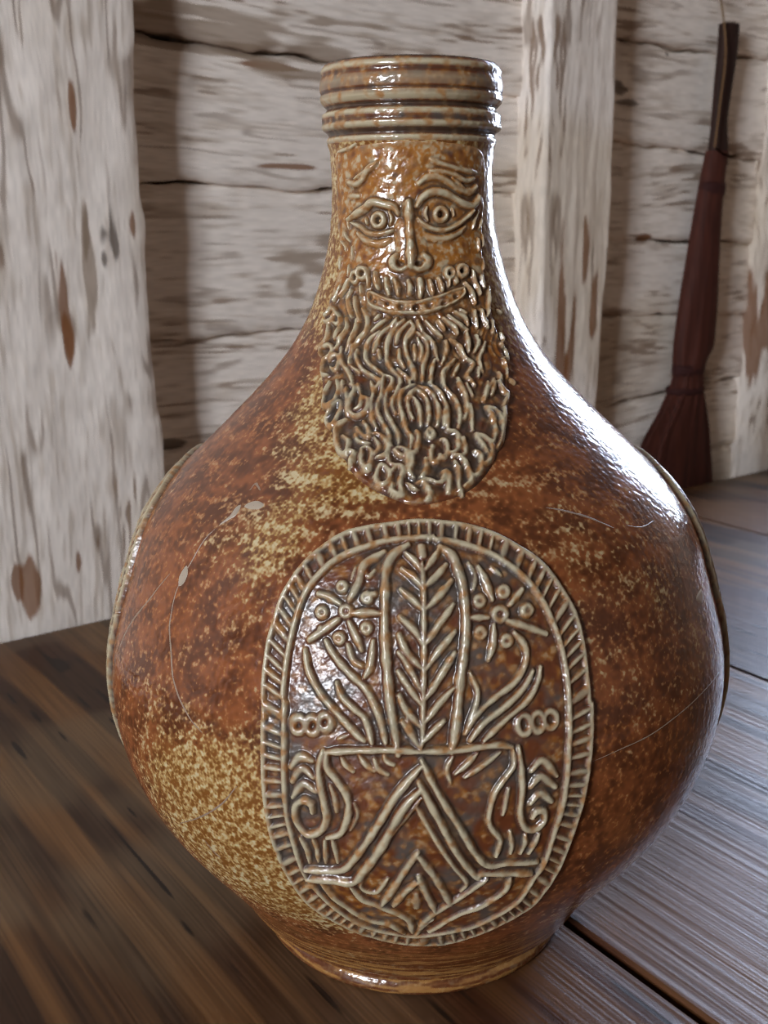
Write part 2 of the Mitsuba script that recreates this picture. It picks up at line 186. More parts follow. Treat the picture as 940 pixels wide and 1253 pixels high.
# ------------------------------------------------------------------ relief drawing: mask, part, half width mm, height mm, closed, then angle (mrad) and height (0.1 mm) pairs on the jug
STROKES = """\
m ear_of_grain 1.25 1.3 0 -63 1697 -107 1675 -126 1641 -125 1592 -123 1523 -117 1451 -107 1379 -97 1307 -83 1236 -74 1188
m ear_of_grain 1.30 1.3 0 38 1693 71 1676 90 1635 100 1584 101 1511 91 1436 80 1370 72 1290 65 1236 57 1194
m ear_of_grain 0.91 1.2 0 -19 1658 -15 1585 -15 1492 -14 1437 -15 1362 -15 1237 -18 1208
m ear_of_grain 1.25 1.2 0 -20 1692 -18 1673
m ear_of_grain 1.03 1.2 0 -68 1678 -38 1660 -17 1634
m ear_of_grain 1.03 1.2 0 -79 1644 -44 1627 -16 1601
m ear_of_grain 1.02 1.2 0 -80 1598 -43 1574 -15 1551
m ear_of_grain 1.02 1.2 0 -80 1534 -37 1499 -16 1465
m ear_of_grain 1.02 1.2 0 -82 1491 -57 1443 -16 1405
m ear_of_grain 1.02 1.2 0 -82 1447 -62 1424 -20 1352
m ear_of_grain 1.02 1.2 0 -82 1399 -45 1352 -18 1316
m ear_of_grain 1.02 1.2 0 -77 1339 -58 1303 -18 1260
m ear_of_grain 1.02 1.2 0 -67 1274 -42 1240 -17 1202
m ear_of_grain 1.03 1.2 0 35 1687 14 1667 -10 1643
m ear_of_grain 1.02 1.2 0 54 1654 24 1631 -8 1608
m ear_of_grain 1.02 1.2 0 66 1619 28 1585 -10 1554
m ear_of_grain 1.01 1.2 0 68 1565 26 1517 -9 1472
m ear_of_grain 1.01 1.2 0 69 1499 25 1452 -9 1407
m ear_of_grain 1.01 1.2 0 67 1446 25 1382 -9 1334
m ear_of_grain 1.01 1.2 0 63 1358 25 1319 -10 1275
m ear_of_grain 1.01 1.2 0 37 1276 15 1255 -12 1226
m flower 0.87 1.2 1 -220 1541 -222 1534 -228 1530 -236 1529 -243 1533 -246 1539 -245 1546 -238 1550 -230 1551 -223 1547
m flower 0.67 1.0 0 -234 1540 -232 1540
m flower 0.83 1.1 1 -241 1597 -243 1592 -247 1589 -254 1588 -260 1591 -263 1596 -262 1601 -257 1605 -250 1605 -244 1602
m flower 0.52 0.9 0 -253 1597 -252 1597
m flower 0.82 1.1 1 -167 1577 -168 1571 -173 1568 -180 1568 -185 1571 -188 1576 -186 1581 -181 1584 -175 1585 -169 1582
m flower 0.51 0.9 0 -178 1576 -177 1576
m flower 0.83 1.1 1 -292 1533 -293 1527 -298 1523 -305 1523 -311 1526 -314 1531 -312 1536 -307 1540 -301 1541 -295 1538
m flower 0.52 0.9 0 -303 1532 -302 1532
m flower 0.82 1.1 1 -162 1503 -164 1498 -169 1494 -175 1494 -180 1497 -182 1502 -181 1507 -176 1511 -170 1511 -164 1508
m flower 0.51 0.9 0 -173 1503 -172 1503
m flower 0.82 1.1 1 -235 1472 -237 1467 -242 1463 -248 1463 -253 1465 -256 1471 -255 1476 -250 1480 -243 1481 -238 1478
m flower 0.51 0.9 0 -246 1472 -245 1472
m flower 0.62 0.9 0 -306 1490 -301 1496
m flower 1.14 1.1 0 -319 1575 -289 1571 -252 1557
m flower 1.14 1.1 0 -226 1568 -207 1606 -191 1651 -135 1681
m flower 1.13 1.1 0 -213 1537 -172 1542 -135 1541
m flower 1.14 1.1 0 -253 1519 -289 1492 -331 1459
m flower 1.13 1.1 0 -222 1515 -201 1485 -181 1447
m flower 1.13 1.1 0 -154 1586 -170 1581 -183 1571
m flower 0.92 0.9 0 -152 1473 -156 1410 -170 1379
m flower 0.92 0.9 0 -220 1459 -204 1421 -177 1407
m flower 0.73 0.7 0 -192 1660 -181 1625 -160 1640
m flower 0.73 0.7 0 -219 1641 -226 1614
m flower_001 1.02 1.2 1 213 1535 209 1527 200 1522 190 1523 183 1528 181 1537 184 1544 193 1549 203 1548 211 1543
m flower_001 0.75 1.0 0 196 1536 197 1536
m flower_001 0.91 1.1 1 154 1570 151 1564 145 1561 138 1561 132 1565 130 1571 133 1576 139 1579 147 1579 152 1575
m flower_001 0.64 0.9 0 141 1570 143 1570
m flower_001 0.92 1.1 1 226 1587 223 1582 216 1579 209 1579 203 1583 202 1589 205 1594 212 1597 219 1597 225 1593
m flower_001 0.65 0.9 0 213 1588 215 1588
m flower_001 0.92 1.1 1 289 1538 285 1533 279 1530 271 1530 266 1535 265 1541 268 1546 274 1549 282 1549 287 1544
m flower_001 0.65 0.9 0 276 1540 277 1539
m flower_001 0.91 1.1 1 150 1492 148 1487 142 1483 135 1484 130 1488 128 1494 130 1499 136 1503 143 1502 148 1498
m flower_001 0.64 0.9 0 138 1493 140 1493
m flower_001 0.91 1.1 1 221 1469 218 1463 212 1460 205 1460 200 1464 198 1470 201 1476 207 1479 214 1479 219 1475
m flower_001 0.64 0.9 0 209 1469 210 1469
m flower_001 1.08 1.1 0 150 1647 168 1609 180 1571
m flower_001 1.07 1.1 0 116 1532 164 1530
m flower_001 1.08 1.1 0 216 1519 270 1500 327 1476
m flower_001 1.07 1.1 0 177 1512 173 1467 158 1425
m flower_001 1.08 1.1 0 271 1589 250 1574 228 1557
m flower_001 0.76 0.6 0 121 1657 138 1629 127 1597
m flower_001 0.70 0.6 0 190 1645 217 1625
m stem_spray 0.98 1.2 0 -339 1432 -324 1385 -289 1335 -243 1291 -183 1237 -160 1221
m stem_spray 0.92 1.2 0 -242 1360 -225 1327 -187 1296 -161 1274 -140 1215
m stem_spray 1.03 1.2 0 -282 1463 -255 1427 -215 1391 -165 1352 -138 1310 -120 1271 -106 1218
m stem_spray 0.83 0.9 0 -56 1290 -48 1260 -25 1220
m stem_spray 0.63 0.5 0 -227 1218 -197 1231 -166 1218
m stem_spray_001 0.97 1.2 0 233 1488 259 1455 261 1414 229 1366 172 1330 118 1288 91 1243
m stem_spray_001 0.97 1.2 0 277 1387 244 1344 193 1303 138 1266 104 1224
m stem_spray_001 0.97 1.2 0 300 1394 285 1355 253 1312 197 1272 138 1222
m stem_spray_001 0.85 1.0 0 106 1395 125 1348 118 1308 97 1263
m bead_row 1.17 1.0 1 -318 1242 -320 1231 -328 1223 -339 1221 -348 1226 -352 1237 -350 1248 -342 1256 -331 1258 -322 1253
m bead_row 1.16 1.0 1 -280 1246 -283 1234 -291 1226 -301 1225 -310 1231 -314 1242 -312 1254 -304 1262 -294 1263 -285 1257
m bead_row 1.16 1.0 1 -250 1259 -252 1248 -259 1241 -268 1240 -275 1245 -279 1255 -277 1266 -270 1273 -261 1274 -253 1269
m bead_row_001 0.97 1.0 1 262 1251 258 1237 249 1230 238 1231 230 1241 227 1255 231 1269 240 1277 251 1275 259 1266
m bead_row_001 0.97 1.0 1 300 1253 296 1240 286 1233 275 1234 267 1244 264 1258 268 1271 278 1278 289 1277 297 1267
m bead_row_001 0.97 1.0 1 335 1254 331 1242 321 1236 310 1238 302 1247 299 1259 303 1271 313 1278 324 1276 333 1267
m shield_bar 1.00 1.5 0 -253 1180 -195 1190 -145 1196 -86 1201 -17 1197
m shield_bar 1.01 1.4 0 -24 1197 11 1199 71 1200 122 1206 174 1208 211 1198
m shield_bar 0.79 0.8 0 -217 1171 -206 1151 -185 1134
m shield_bar 0.78 0.8 0 -172 1181 -153 1156 -131 1141
m shield_bar 0.78 0.8 0 -110 1183 -102 1168 -84 1160
m shield_bar 0.78 0.8 0 -134 1174 -123 1148 -98 1133
m shield_bar 0.75 0.8 0 61 1185 47 1150 57 1111
m shield_bar 0.75 0.8 0 122 1190 97 1162 67 1136
m shield_bar 0.75 0.8 0 180 1188 148 1164 92 1126
m scroll 1.06 1.4 0 -264 1181 -272 1132 -266 1082 -256 1037 -250 989 -267 948 -300 931 -326 955 -335 991 -329 1020 -309 1036 -290 1028 -286 1004
m scroll 1.05 1.3 0 -254 1175 -253 1140 -222 1102 -198 1063 -194 1010 -213 951 -249 930
m scroll 0.79 0.7 0 -242 1091 -231 1058 -224 1015
m scroll 0.69 0.7 0 -180 1047 -172 1012 -190 960
m scroll 1.27 1.1 0 -346 1124 -323 1155 -290 1151
m scroll 1.28 1.1 0 -341 1085 -319 1125 -285 1106
m scroll 1.28 1.1 0 -339 1039 -313 1082 -277 1068
m scroll 0.76 1.0 0 -322 913 -306 872 -303 829
m scroll 0.76 1.0 0 -287 921 -278 878 -277 839
m scroll 0.76 1.0 0 -255 920 -256 883 -257 840
m scroll 0.76 1.0 0 -235 927 -230 888 -225 846
m scroll_001 0.97 1.4 0 227 1197 234 1133 238 1075 236 1009 253 961 281 952 303 974 299 1004 279 1007 269 989
m scroll_001 0.86 1.2 0 213 1193 215 1152 200 1126 170 1083 156 1025 160 981 188 935 188 911 183 877
m scroll_001 0.76 0.7 0 202 1086 191 1009
m scroll_001 1.19 1.1 0 261 1129 291 1150 330 1103
m scroll_001 1.19 1.1 0 259 1083 287 1108 327 1072
m scroll_001 1.20 1.1 0 261 1035 288 1058 318 1031
m scroll_001 0.82 1.0 0 213 955 221 913 222 879
m scroll_001 0.83 1.0 0 255 937 256 907 249 874
m scroll_001 0.83 1.0 0 292 934 284 901 273 869
m chevron 1.09 1.5 0 -315 802 -220 821 -176 875 -120 984 -73 1082 -18 1157
m chevron 1.32 1.6 0 -317 763 -250 776 -187 780 -156 828 -114 910 -62 1033 -16 1097
m chevron 0.96 1.5 0 -16 1175 23 1092 77 994 152 859 219 845 303 833
m chevron 1.08 1.6 0 -22 1117 25 1021 81 898 137 812 156 820 289 796
m chevron 0.74 0.9 0 -16 1069 -51 1015 -94 938 -167 775 -127 744 -94 804
m chevron 0.71 0.9 0 -25 1045 18 958 74 852 114 787 101 750
m small_chevron 1.09 1.2 0 -19 901 -53 829 -111 691
m small_chevron 1.11 1.2 0 -16 890 35 800 80 693
m small_chevron 1.10 1.2 0 -15 796 -46 755 -79 690
m small_chevron 1.12 1.2 0 -13 816 11 742 39 666
m small_chevron 1.44 0.6 0 -17 743 -15 679
m lower_leaves 1.06 1.2 0 -277 757 -257 715 -232 679 -158 606 -93 587 -48 533
m lower_leaves 1.05 1.2 0 -194 759 -167 711 -123 685 -68 651 -33 609 -23 541
m lower_leaves 1.09 1.2 0 33 626 6 587 -10 528
m lower_leaves 0.96 1.2 0 232 793 225 735 175 680 104 639 28 548
m lower_leaves 0.96 1.2 0 167 798 121 744 43 665 -3 588
f eye 1.10 1.6 0 -829 2552 -719 2567 -582 2586 -483 2604 -363 2598 -238 2589 -183 2570
f eye 0.71 1.5 0 -764 2542 -633 2530 -543 2513 -422 2509 -310 2514 -238 2520
f eye 0.76 1.6 1 -343 2550 -355 2539 -386 2532 -426 2532 -460 2539 -474 2550 -462 2562 -429 2569 -388 2569 -356 2562
f eye 0.58 1.2 0 -564 2555 -548 2539
f eye 0.51 1.2 0 -287 2576 -256 2555 -274 2537
f eye 0.58 0.9 0 -837 2545 -810 2523
f eye 0.96 0.8 0 -673 2511 -551 2490 -405 2481 -284 2491
f eye_001 1.07 1.5 0 25 2592 94 2619 205 2634 332 2631 465 2616 579 2600 724 2595 823 2623
f eye_001 0.70 1.5 0 34 2555 85 2540 190 2525 325 2521 459 2533 630 2561 719 2580
f eye_001 0.76 1.6 1 354 2568 339 2557 305 2551 264 2551 233 2558 223 2568 236 2578 270 2585 311 2585 343 2578
f eye_001 0.51 1.2 0 133 2589 113 2570 140 2549
f eye_001 0.51 1.1 0 432 2583 439 2564
f eye_001 0.95 0.8 0 59 2515 162 2500 305 2497 464 2509 587 2530
f eyebrow 0.83 1.0 0 -859 2666 -718 2658 -621 2671 -559 2695 -432 2719
f eyebrow 0.57 0.9 0 -732 2673 -603 2691 -544 2701
f eyebrow 0.97 0.7 0 -829 2622 -674 2623
f eyebrow 0.58 0.6 0 -1044 2756 -825 2764 -703 2775
f eyebrow_001 1.07 1.0 0 47 2658 145 2676 256 2679 385 2665 509 2644 679 2635 786 2651
f eyebrow_001 0.76 0.9 0 182 2694 346 2692 481 2683 614 2668 748 2675
f eyebrow_001 0.82 0.8 0 195 2727 320 2715 467 2704 646 2696 785 2691
f eyebrow_001 0.57 0.8 0 439 2674 524 2659 615 2644
f nose 1.39 2.4 0 -67 2604 -64 2552 -56 2503 -47 2460
f nose 1.90 3.4 0 -53 2491 -47 2460 -50 2414
f nose 3.81 1.3 0 -54 2522 -47 2460 -49 2430
f nose 2.37 1.0 0 -68 2595 -57 2491
f nose 1.59 2.0 0 -99 2411 -164 2410 -225 2419 -232 2433 -194 2445
f nose 1.59 2.0 0 -32 2411 33 2410 105 2419 119 2433 82 2445
f moustache 0.84 1.6 1 -507 2392 -513 2383 -536 2377 -568 2377 -597 2382 -612 2391 -607 2400 -582 2405 -549 2405 -521 2400
f moustache 0.70 1.4 1 -605 2378 -606 2369 -620 2363 -641 2363 -662 2368 -675 2377 -674 2386 -660 2392 -638 2392 -617 2387
f moustache 0.76 1.4 0 -495 2392 -475 2352
f moustache 0.76 1.5 1 373 2393 361 2385 340 2380 318 2380 302 2385 298 2393 308 2401 329 2406 353 2405 369 2400
f moustache 0.83 1.5 1 519 2398 504 2390 476 2385 447 2385 427 2391 422 2399 436 2407 463 2412 494 2412 516 2407
f moustache 0.90 1.2 0 382 2387 390 2367
f moustache 0.62 1.3 0 323 2380 315 2355
f moustache 1.11 1.6 0 -411 2393 -397 2370 -367 2348
f moustache 1.10 1.6 0 -297 2377 -283 2354 -256 2329
f moustache 1.10 1.6 0 -209 2373 -185 2354 -172 2330
f moustache 1.10 1.6 0 -78 2371 -62 2355 -64 2333
f moustache 1.10 1.6 0 29 2375 31 2355 28 2335
f moustache 1.10 1.6 0 36 2375 39 2355 28 2325
f moustache 1.10 1.6 0 126 2371 133 2355 144 2335
f moustache 1.10 1.6 0 214 2377 231 2361 239 2343
f mouth 2.07 0.9 0 -408 2315 -372 2309 -270 2298 -153 2292 -29 2293 43 2294
f mouth 1.85 0.9 0 -79 2291 -7 2292 108 2299 240 2311 361 2327 415 2336
f mouth 0.52 1.4 0 -462 2316 -452 2334 -378 2328 -273 2316 -154 2308 -28 2308 45 2309
f mouth 0.52 1.4 0 -79 2306 -6 2308 112 2317 248 2329 370 2342 460 2348
f mouth 0.52 1.4 0 -462 2316 -431 2300 -320 2286 -214 2279 -61 2278 40 2278
f mouth 0.52 1.4 0 -79 2279 22 2280 124 2284 233 2295 351 2309 447 2329 460 2348
f beard 0.88 1.4 0 -702 2370 -742 2343 -782 2318
f beard 0.89 1.4 0 -812 2348 -839 2317 -848 2303
f beard 0.88 1.4 0 -656 2337 -680 2313 -636 2283 -590 2258
f beard 0.87 1.4 0 -601 2318 -569 2288 -502 2249
f beard 0.87 1.4 0 -500 2286 -439 2257 -433 2224 -484 2191 -513 2158 -501 2123
f beard 0.87 1.4 0 -649 2253 -616 2224 -645 2193 -653 2160
f beard 0.87 1.4 0 -538 2252 -529 2222 -548 2192 -558 2157
f beard 0.87 1.4 0 -606 2168 -594 2143 -556 2122 -483 2099 -435 2072
f beard 0.88 1.4 0 -698 2225 -703 2192
f beard 0.86 1.4 0 -470 2165 -460 2140 -400 2113 -316 2096 -263 2082 -278 2059
f beard 0.86 1.4 0 -270 2255 -335 2235 -378 2218
f beard 0.86 1.4 0 -175 2259 -217 2239 -305 2206 -341 2161
f beard 0.86 1.4 0 -309 2219 -385 2192 -400 2160 -369 2132 -292 2112 -238 2098
f beard 0.86 1.4 0 -116 2256 -195 2227 -238 2188 -234 2144 -188 2114 -130 2090 -133 2061
f beard 0.86 1.4 0 -62 2253 -147 2221 -175 2188
f beard 0.85 1.4 0 -43 2237 -95 2205 -98 2170 -64 2133 -34 2105 -35 2084
f beard 0.85 1.4 0 -150 2170 -138 2142 -107 2119
f beard 0.84 1.4 0 -150 2117 -86 2093 -64 2072
f beard 0.85 1.4 0 -299 2168 -280 2143
f beard 0.84 1.4 0 -223 2098 -182 2089 -175 2061
f beard 0.87 1.4 0 -555 2352 -536 2328
f beard 0.85 1.4 0 -33 2183 -32 2139
f beard 0.86 1.4 0 -471 2115 -409 2102
f beard 0.86 1.4 0 -326 2268 -368 2254
f beard 0.84 1.4 0 -237 2095 -239 2060
f beard 0.82 1.4 0 -60 2253 -38 2227 -80 2202
f beard 0.82 1.4 0 -2 2253 32 2221 106 2189 122 2157 132 2139
f beard 0.82 1.4 0 67 2253 127 2227 186 2207
f beard 0.82 1.4 0 175 2253 214 2227
f beard 0.83 1.4 0 218 2259 288 2236 314 2213
f beard 0.83 1.4 0 264 2268 333 2242 415 2224
f beard 0.83 1.4 0 333 2278 410 2260 426 2237
f beard 0.83 1.4 0 381 2284 431 2273
f beard 0.82 1.4 0 -10 2218 54 2195 60 2161 24 2124 13 2081
f beard 0.82 1.4 0 -8 2202 19 2170 6 2139
f beard 0.81 1.4 0 105 2142 75 2108 66 2075
f beard 0.82 1.4 0 209 2195 205 2169 153 2129
f beard 0.82 1.4 0 247 2197 303 2181 333 2146 379 2126 312 2097 344 2069
f beard 0.81 1.4 0 251 2141 171 2114 145 2090 147 2061
f beard 0.81 1.4 0 277 2128 218 2098
f beard 0.83 1.4 0 400 2218 389 2192 373 2161
f beard 0.83 1.4 0 475 2207 474 2184 420 2160
f beard 0.83 1.4 0 540 2186 439 2140 427 2103
f beard 0.84 1.4 0 483 2362 542 2335 552 2301
f beard 0.84 1.4 0 595 2398 610 2365 632 2327
f beard 0.83 1.4 0 519 2279 508 2229
f beard 0.84 1.4 0 597 2281 613 2227
f beard 0.84 1.4 0 783 2349 678 2279 640 2260
f beard 0.84 1.4 0 690 2246 658 2213
f beard 0.84 1.4 0 702 2380 697 2347
f beard 0.81 1.4 0 245 2092 254 2059
f beard 0.82 1.4 0 405 2116 390 2092
f beard 0.82 1.4 0 492 2083 419 2056
f beard 0.81 1.4 0 -79 2139 -47 2108 -55 2084
f beard 0.84 1.4 0 -315 2080 -287 2054 -282 2021 -262 1984 -228 1960
f beard 0.84 1.4 0 -240 2081 -234 2046 -245 2022 -231 1994 -182 1961 -153 1934
f beard 0.84 1.4 0 -181 2082 -205 2043 -194 2006 -156 1975 -122 1948 -114 1923
f beard 0.84 1.4 0 -122 2083 -152 2047 -167 2023 -142 1998
f beard 0.84 1.4 0 -35 2074 -112 2056 -121 2024 -98 1987 -79 1959 -56 1940 -61 1913
f beard 0.83 1.4 0 -28 2065 -77 2042 -72 2010 -50 1987
f beard 0.83 1.4 0 -43 2039 -18 2022 -14 1996
f beard 0.85 1.4 0 -508 2075 -468 2031
f beard 0.84 1.4 0 -463 2058 -406 1989
f beard 0.85 1.4 0 -399 2072 -360 2043
f beard 0.82 1.4 0 -145 1917 -165 1939
f beard 0.80 1.4 0 -55 1876 -64 1860 -45 1844
f beard 0.82 1.4 0 -22 1954 -26 1924
f beard 0.81 1.4 0 -60 1908 -45 1878
f beard 0.84 1.4 0 -75 2033 -35 2059 12 2048 35 2024 36 1996 26 1973
f beard 0.83 1.4 0 -36 2030 -12 2007 -9 1971
f beard 0.84 1.4 0 -13 2071 55 2056 87 2024 89 1998 75 1970
f beard 0.84 1.4 0 53 2080 109 2053 138 2021 134 1995 124 1959
f beard 0.84 1.4 0 133 2079 166 2055 201 2029 202 1994 181 1964
f beard 0.84 1.4 0 238 2081 260 2045 249 2008 223 1985
f beard 0.84 1.4 0 287 2074 307 2041
f beard 0.83 1.4 0 276 2019 265 1993 248 1957
f beard 0.83 1.4 0 128 2012 107 1970
f beard 0.85 1.4 0 442 2077 368 2028
f beard 0.85 1.4 0 491 2075 427 2041
f beard 0.85 1.4 0 -917 2254 -851 2279 -788 2267 -843 2239 -912 2240
f beard 0.85 1.4 0 -812 2249 -772 2266 -714 2252 -729 2235 -785 2240
f beard 0.85 1.4 0 -833 2232 -798 2189 -834 2161 -794 2139
f beard 0.84 1.4 0 -834 2161 -732 2171 -679 2150 -734 2125 -697 2091 -649 2090
f beard 0.83 1.4 0 -681 2127 -639 2145 -590 2130 -599 2104 -645 2109
f beard 0.92 1.4 0 -605 2071 -606 2034 -589 2014 -552 2007 -516 2023 -512 2050 -545 2074
f beard 0.91 1.4 0 -534 1984 -500 2015 -469 2022 -456 1999 -476 1960 -526 1972 -534 1984
f beard 0.91 1.4 0 -448 2068 -410 2060 -416 2029 -404 2003 -353 1988 -304 2006 -311 2032 -350 2037 -342 2014 -370 2004
f beard 0.90 1.4 0 -399 1979 -438 1962 -436 1936 -394 1904 -346 1890
f beard 0.89 1.4 0 -394 1938 -356 1925 -347 1901
f beard 0.89 1.4 0 -337 1962 -290 1941 -261 1940 -275 1959 -308 1978
f beard 0.89 1.4 0 -332 1943 -306 1927 -248 1923
f beard 0.88 1.4 0 -282 1911 -261 1915 -236 1905 -232 1878 -240 1859 -274 1882 -282 1911
f beard 0.88 1.4 0 -345 1906 -312 1897 -323 1866
f beard 0.88 1.4 0 -236 1948 -200 1944 -166 1920 -167 1898 -210 1889
f beard 0.88 1.4 0 -232 1937 -203 1916 -218 1897
f beard 0.87 1.4 0 -197 1863 -181 1874 -149 1861 -145 1840 -170 1829 -196 1842 -197 1863
f beard 0.88 1.4 0 -123 1915 -86 1913 -70 1891 -74 1870
f beard 0.87 1.4 0 -127 1907 -100 1896
f beard 0.87 1.4 0 -163 1906 -148 1880 -118 1875
f beard 0.87 1.4 0 -134 1859 -113 1875 -88 1862 -99 1833 -88 1810 -123 1812 -130 1833
f beard 0.88 1.4 0 -376 1894 -326 1902
f beard 0.86 1.4 0 -72 1834 -36 1819
f beard 0.88 1.4 0 37 1965 54 1951 35 1940 20 1951 37 1965
f beard 0.88 1.4 0 -32 1959 -22 1935 -39 1902
f beard 0.88 1.4 0 86 1937 107 1934 109 1912 85 1891 67 1902
f beard 0.88 1.4 0 121 1959 169 1950 153 1912 119 1902
f beard 0.87 1.4 0 40 1921 30 1889 48 1881 66 1897
f beard 0.88 1.4 0 192 1938 188 1906 163 1895
f beard 0.89 1.4 0 261 1948 300 1936 318 1913 294 1886 259 1872
f beard 0.88 1.4 0 257 1942 277 1920 285 1898
f beard 0.90 1.4 0 362 2013 413 2000 422 1968 398 1938 344 1909
f beard 0.90 1.4 0 364 2008 381 1981 366 1950 332 1923
f beard 0.88 1.4 0 230 1905 250 1893 232 1859 207 1849
f beard 0.87 1.4 0 132 1896 162 1893 184 1863 184 1839 156 1827
f beard 0.87 1.4 0 129 1885 141 1864 129 1825
f beard 0.86 1.4 0 88 1862 69 1839 45 1834
f beard 0.87 1.4 0 5 1892 7 1863 -17 1847
f beard 0.86 1.4 0 -31 1834 -8 1837 16 1813 6 1796
f beard 0.86 1.4 0 73 1860 100 1854 86 1813
f beard 0.86 1.4 0 129 1825 141 1807
f beard 0.92 1.4 0 517 2075 527 2050 543 2037 482 2015
f beard 0.91 1.4 0 472 2007 426 1959
f beard 0.86 1.4 0 1 1844 41 1836
f beard 0.87 1.4 0 -49 1897 -54 1870
f beard 0.56 1.4 0 683 2179 723 2158 695 2130 662 2138
f beard 0.55 1.4 0 635 2135 637 2110 602 2082
f beard 0.55 1.4 0 551 2100 544 2075
f beard 0.57 1.4 0 819 2280 863 2265
f beard 0.56 1.4 0 749 2211 755 2190 695 2179
f beard 0.55 1.4 0 616 2085 657 2068
f beard 0.52 0.9 0 -916 2523 -835 2498 -775 2486
f beard 0.52 0.9 0 -923 2485 -845 2470 -827 2457
f beard 0.52 0.9 0 -735 2470 -713 2433
f beard 0.52 0.9 0 -885 2438 -877 2400
f beard 0.52 0.9 0 -747 2414 -729 2380
f beard 0.52 0.9 0 810 2577 743 2552 693 2524
f beard 0.52 0.9 0 857 2551 810 2527
f beard 0.52 0.9 0 864 2507 809 2470
f beard 0.52 0.9 0 760 2495 745 2458
f beard 0.52 0.9 0 813 2438 754 2401
f nose 1.21 -1.3 0 -160 2417 -158 2417
f nose 1.08 -1.3 0 27 2419 30 2419
f eye 0.70 -0.9 0 -409 2550 -406 2550
f eye_001 0.76 -0.9 0 286 2568 289 2568
f mouth 0.76 -0.8 0 -432 2318 -429 2318
f mouth 0.83 -0.8 0 -387 2309 -385 2309
f mouth 0.69 -0.8 0 -266 2301 -264 2301
f mouth 1.17 -0.8 0 -144 2294 -142 2294
f mouth 0.96 -0.8 0 -15 2292 -13 2292
f mouth 0.96 -0.8 0 -13 2292 -11 2292
f mouth 1.17 -0.8 0 101 2299 103 2299
f mouth 0.83 -0.8 0 235 2302 237 2302
f mouth 0.83 -0.8 0 361 2323 364 2323
f moustache 0.98 -0.9 0 -560 2390 -557 2390
f moustache 0.84 -0.9 0 -645 2378 -642 2378
f moustache 0.90 -0.9 0 334 2393 336 2393
f moustache 0.97 -0.9 0 469 2399 472 2399
"""
MEDAL_OUTER = "22 1758 -58 1756 -124 1749 -203 1740 -279 1723 -335 1694 -385 1655 -420 1606 -444 1556 -454 1500 -465 1438 -463 1363 -457 1288 -451 1276 -440 1144 -431 1029 -421 923 -404 830 -382 742 -344 634 -283 566 -197 500 -101 455 -3 435 101 438 198 487 270 547 336 613 365 685 387 791 402 899 419 995 431 1084 442 1168 452 1276 446 1289 447 1347 448 1426 437 1516 403 1591 358 1653 293 1694 216 1728 117 1749 21 1757"
MEDAL_INNER = "18 1710 -70 1706 -131 1700 -191 1685 -249 1667 -293 1644 -332 1606 -354 1572 -366 1532 -374 1482 -381 1422 -381 1362 -379 1302 -372 1291 -363 1187 -356 1077 -349 982 -335 893 -320 802 -294 735 -252 664 -201 596 -144 556 -70 535 -7 524 66 543 147 563 203 598 254 651 280 694 298 777 318 827 328 919 342 995 350 1073 356 1158 365 1292 366 1355 362 1412 347 1482 325 1545 297 1592 257 1631 202 1665 142 1685 74 1700 3 1705"
FACE_EDGE = "-1121 2756 -668 2770 -56 2781 537 2774 925 2754 1008 2685 961 2599 868 2513 780 2403 743 2280 716 2184 639 2104 543 2030 420 1950 313 1884 213 1835 121 1808 26 1794 -50 1789 -128 1804 -212 1824 -302 1855 -385 1907 -507 1967 -609 2027 -715 2090 -841 2156 -928 2226 -960 2300 -932 2376 -951 2451 -1053 2525 -1135 2599 -1116 2685"
CRACKS = ["-928 1526 -1006 1436 -1096 1339 -1164 1247 -1180 1205", "-856 1536 -865 1463 -856 1393 -815 1321 -785 1259 -742 1212 -689 1169 -638 1144", "-791 768 -665 856 -573 938 -512 1021", "-679 759 -654 720 -634 706", "442 1114 536 1126 644 1134 775 1152 944 1165 1106 1161", "454 1768 522 1755 611 1730 696 1694", "762 1691 836 1675 933 1676", "-743 1782 -735 1800 -690 1788", "-794 1677 -817 1646 -835 1575 -856 1536"]
CHIPS = ["-729 1743 -712 1757 -671 1766 -627 1760 -638 1745 -689 1739", "-792 1680 -762 1713 -757 1743 -735 1750 -729 1722 -756 1702", "-859 1500 -874 1525 -862 1560 -847 1573 -826 1550 -834 1516", "997 1434 1085 1443 1074 1403 1033 1403"]

# ------------------------------------------------------------------ the room (mostly outside the frame; it bounces the daylight)
XL, XR, YF, ZC = -1.30, 2.50, -2.70, 2.10
def structure(key, mesh, bsdf, label, smooth=False):
    add(key, mesh, bsdf, smooth); labels[key] = {'label': label, 'kind': 'structure'}
structure('floor', box(XL - .1, XR + .1, YF - .1, .16, -0.05, 0), 'floor_wood', 'plain wooden floor below the table')
structure('ceiling', box(XL - .1, XR + .1, YF - .1, .16, ZC, ZC + .05), 'old_ceiling', 'old wooden ceiling above the table')
structure('wall_front', box(XL - .1, XR + .1, YF - .1, YF, 0, ZC), 'limewash', 'limewashed wall behind the camera')
structure('wall_right', box(XR, XR + .1, YF, .16, 0, ZC), 'limewash', 'limewashed wall at the right end of the room')

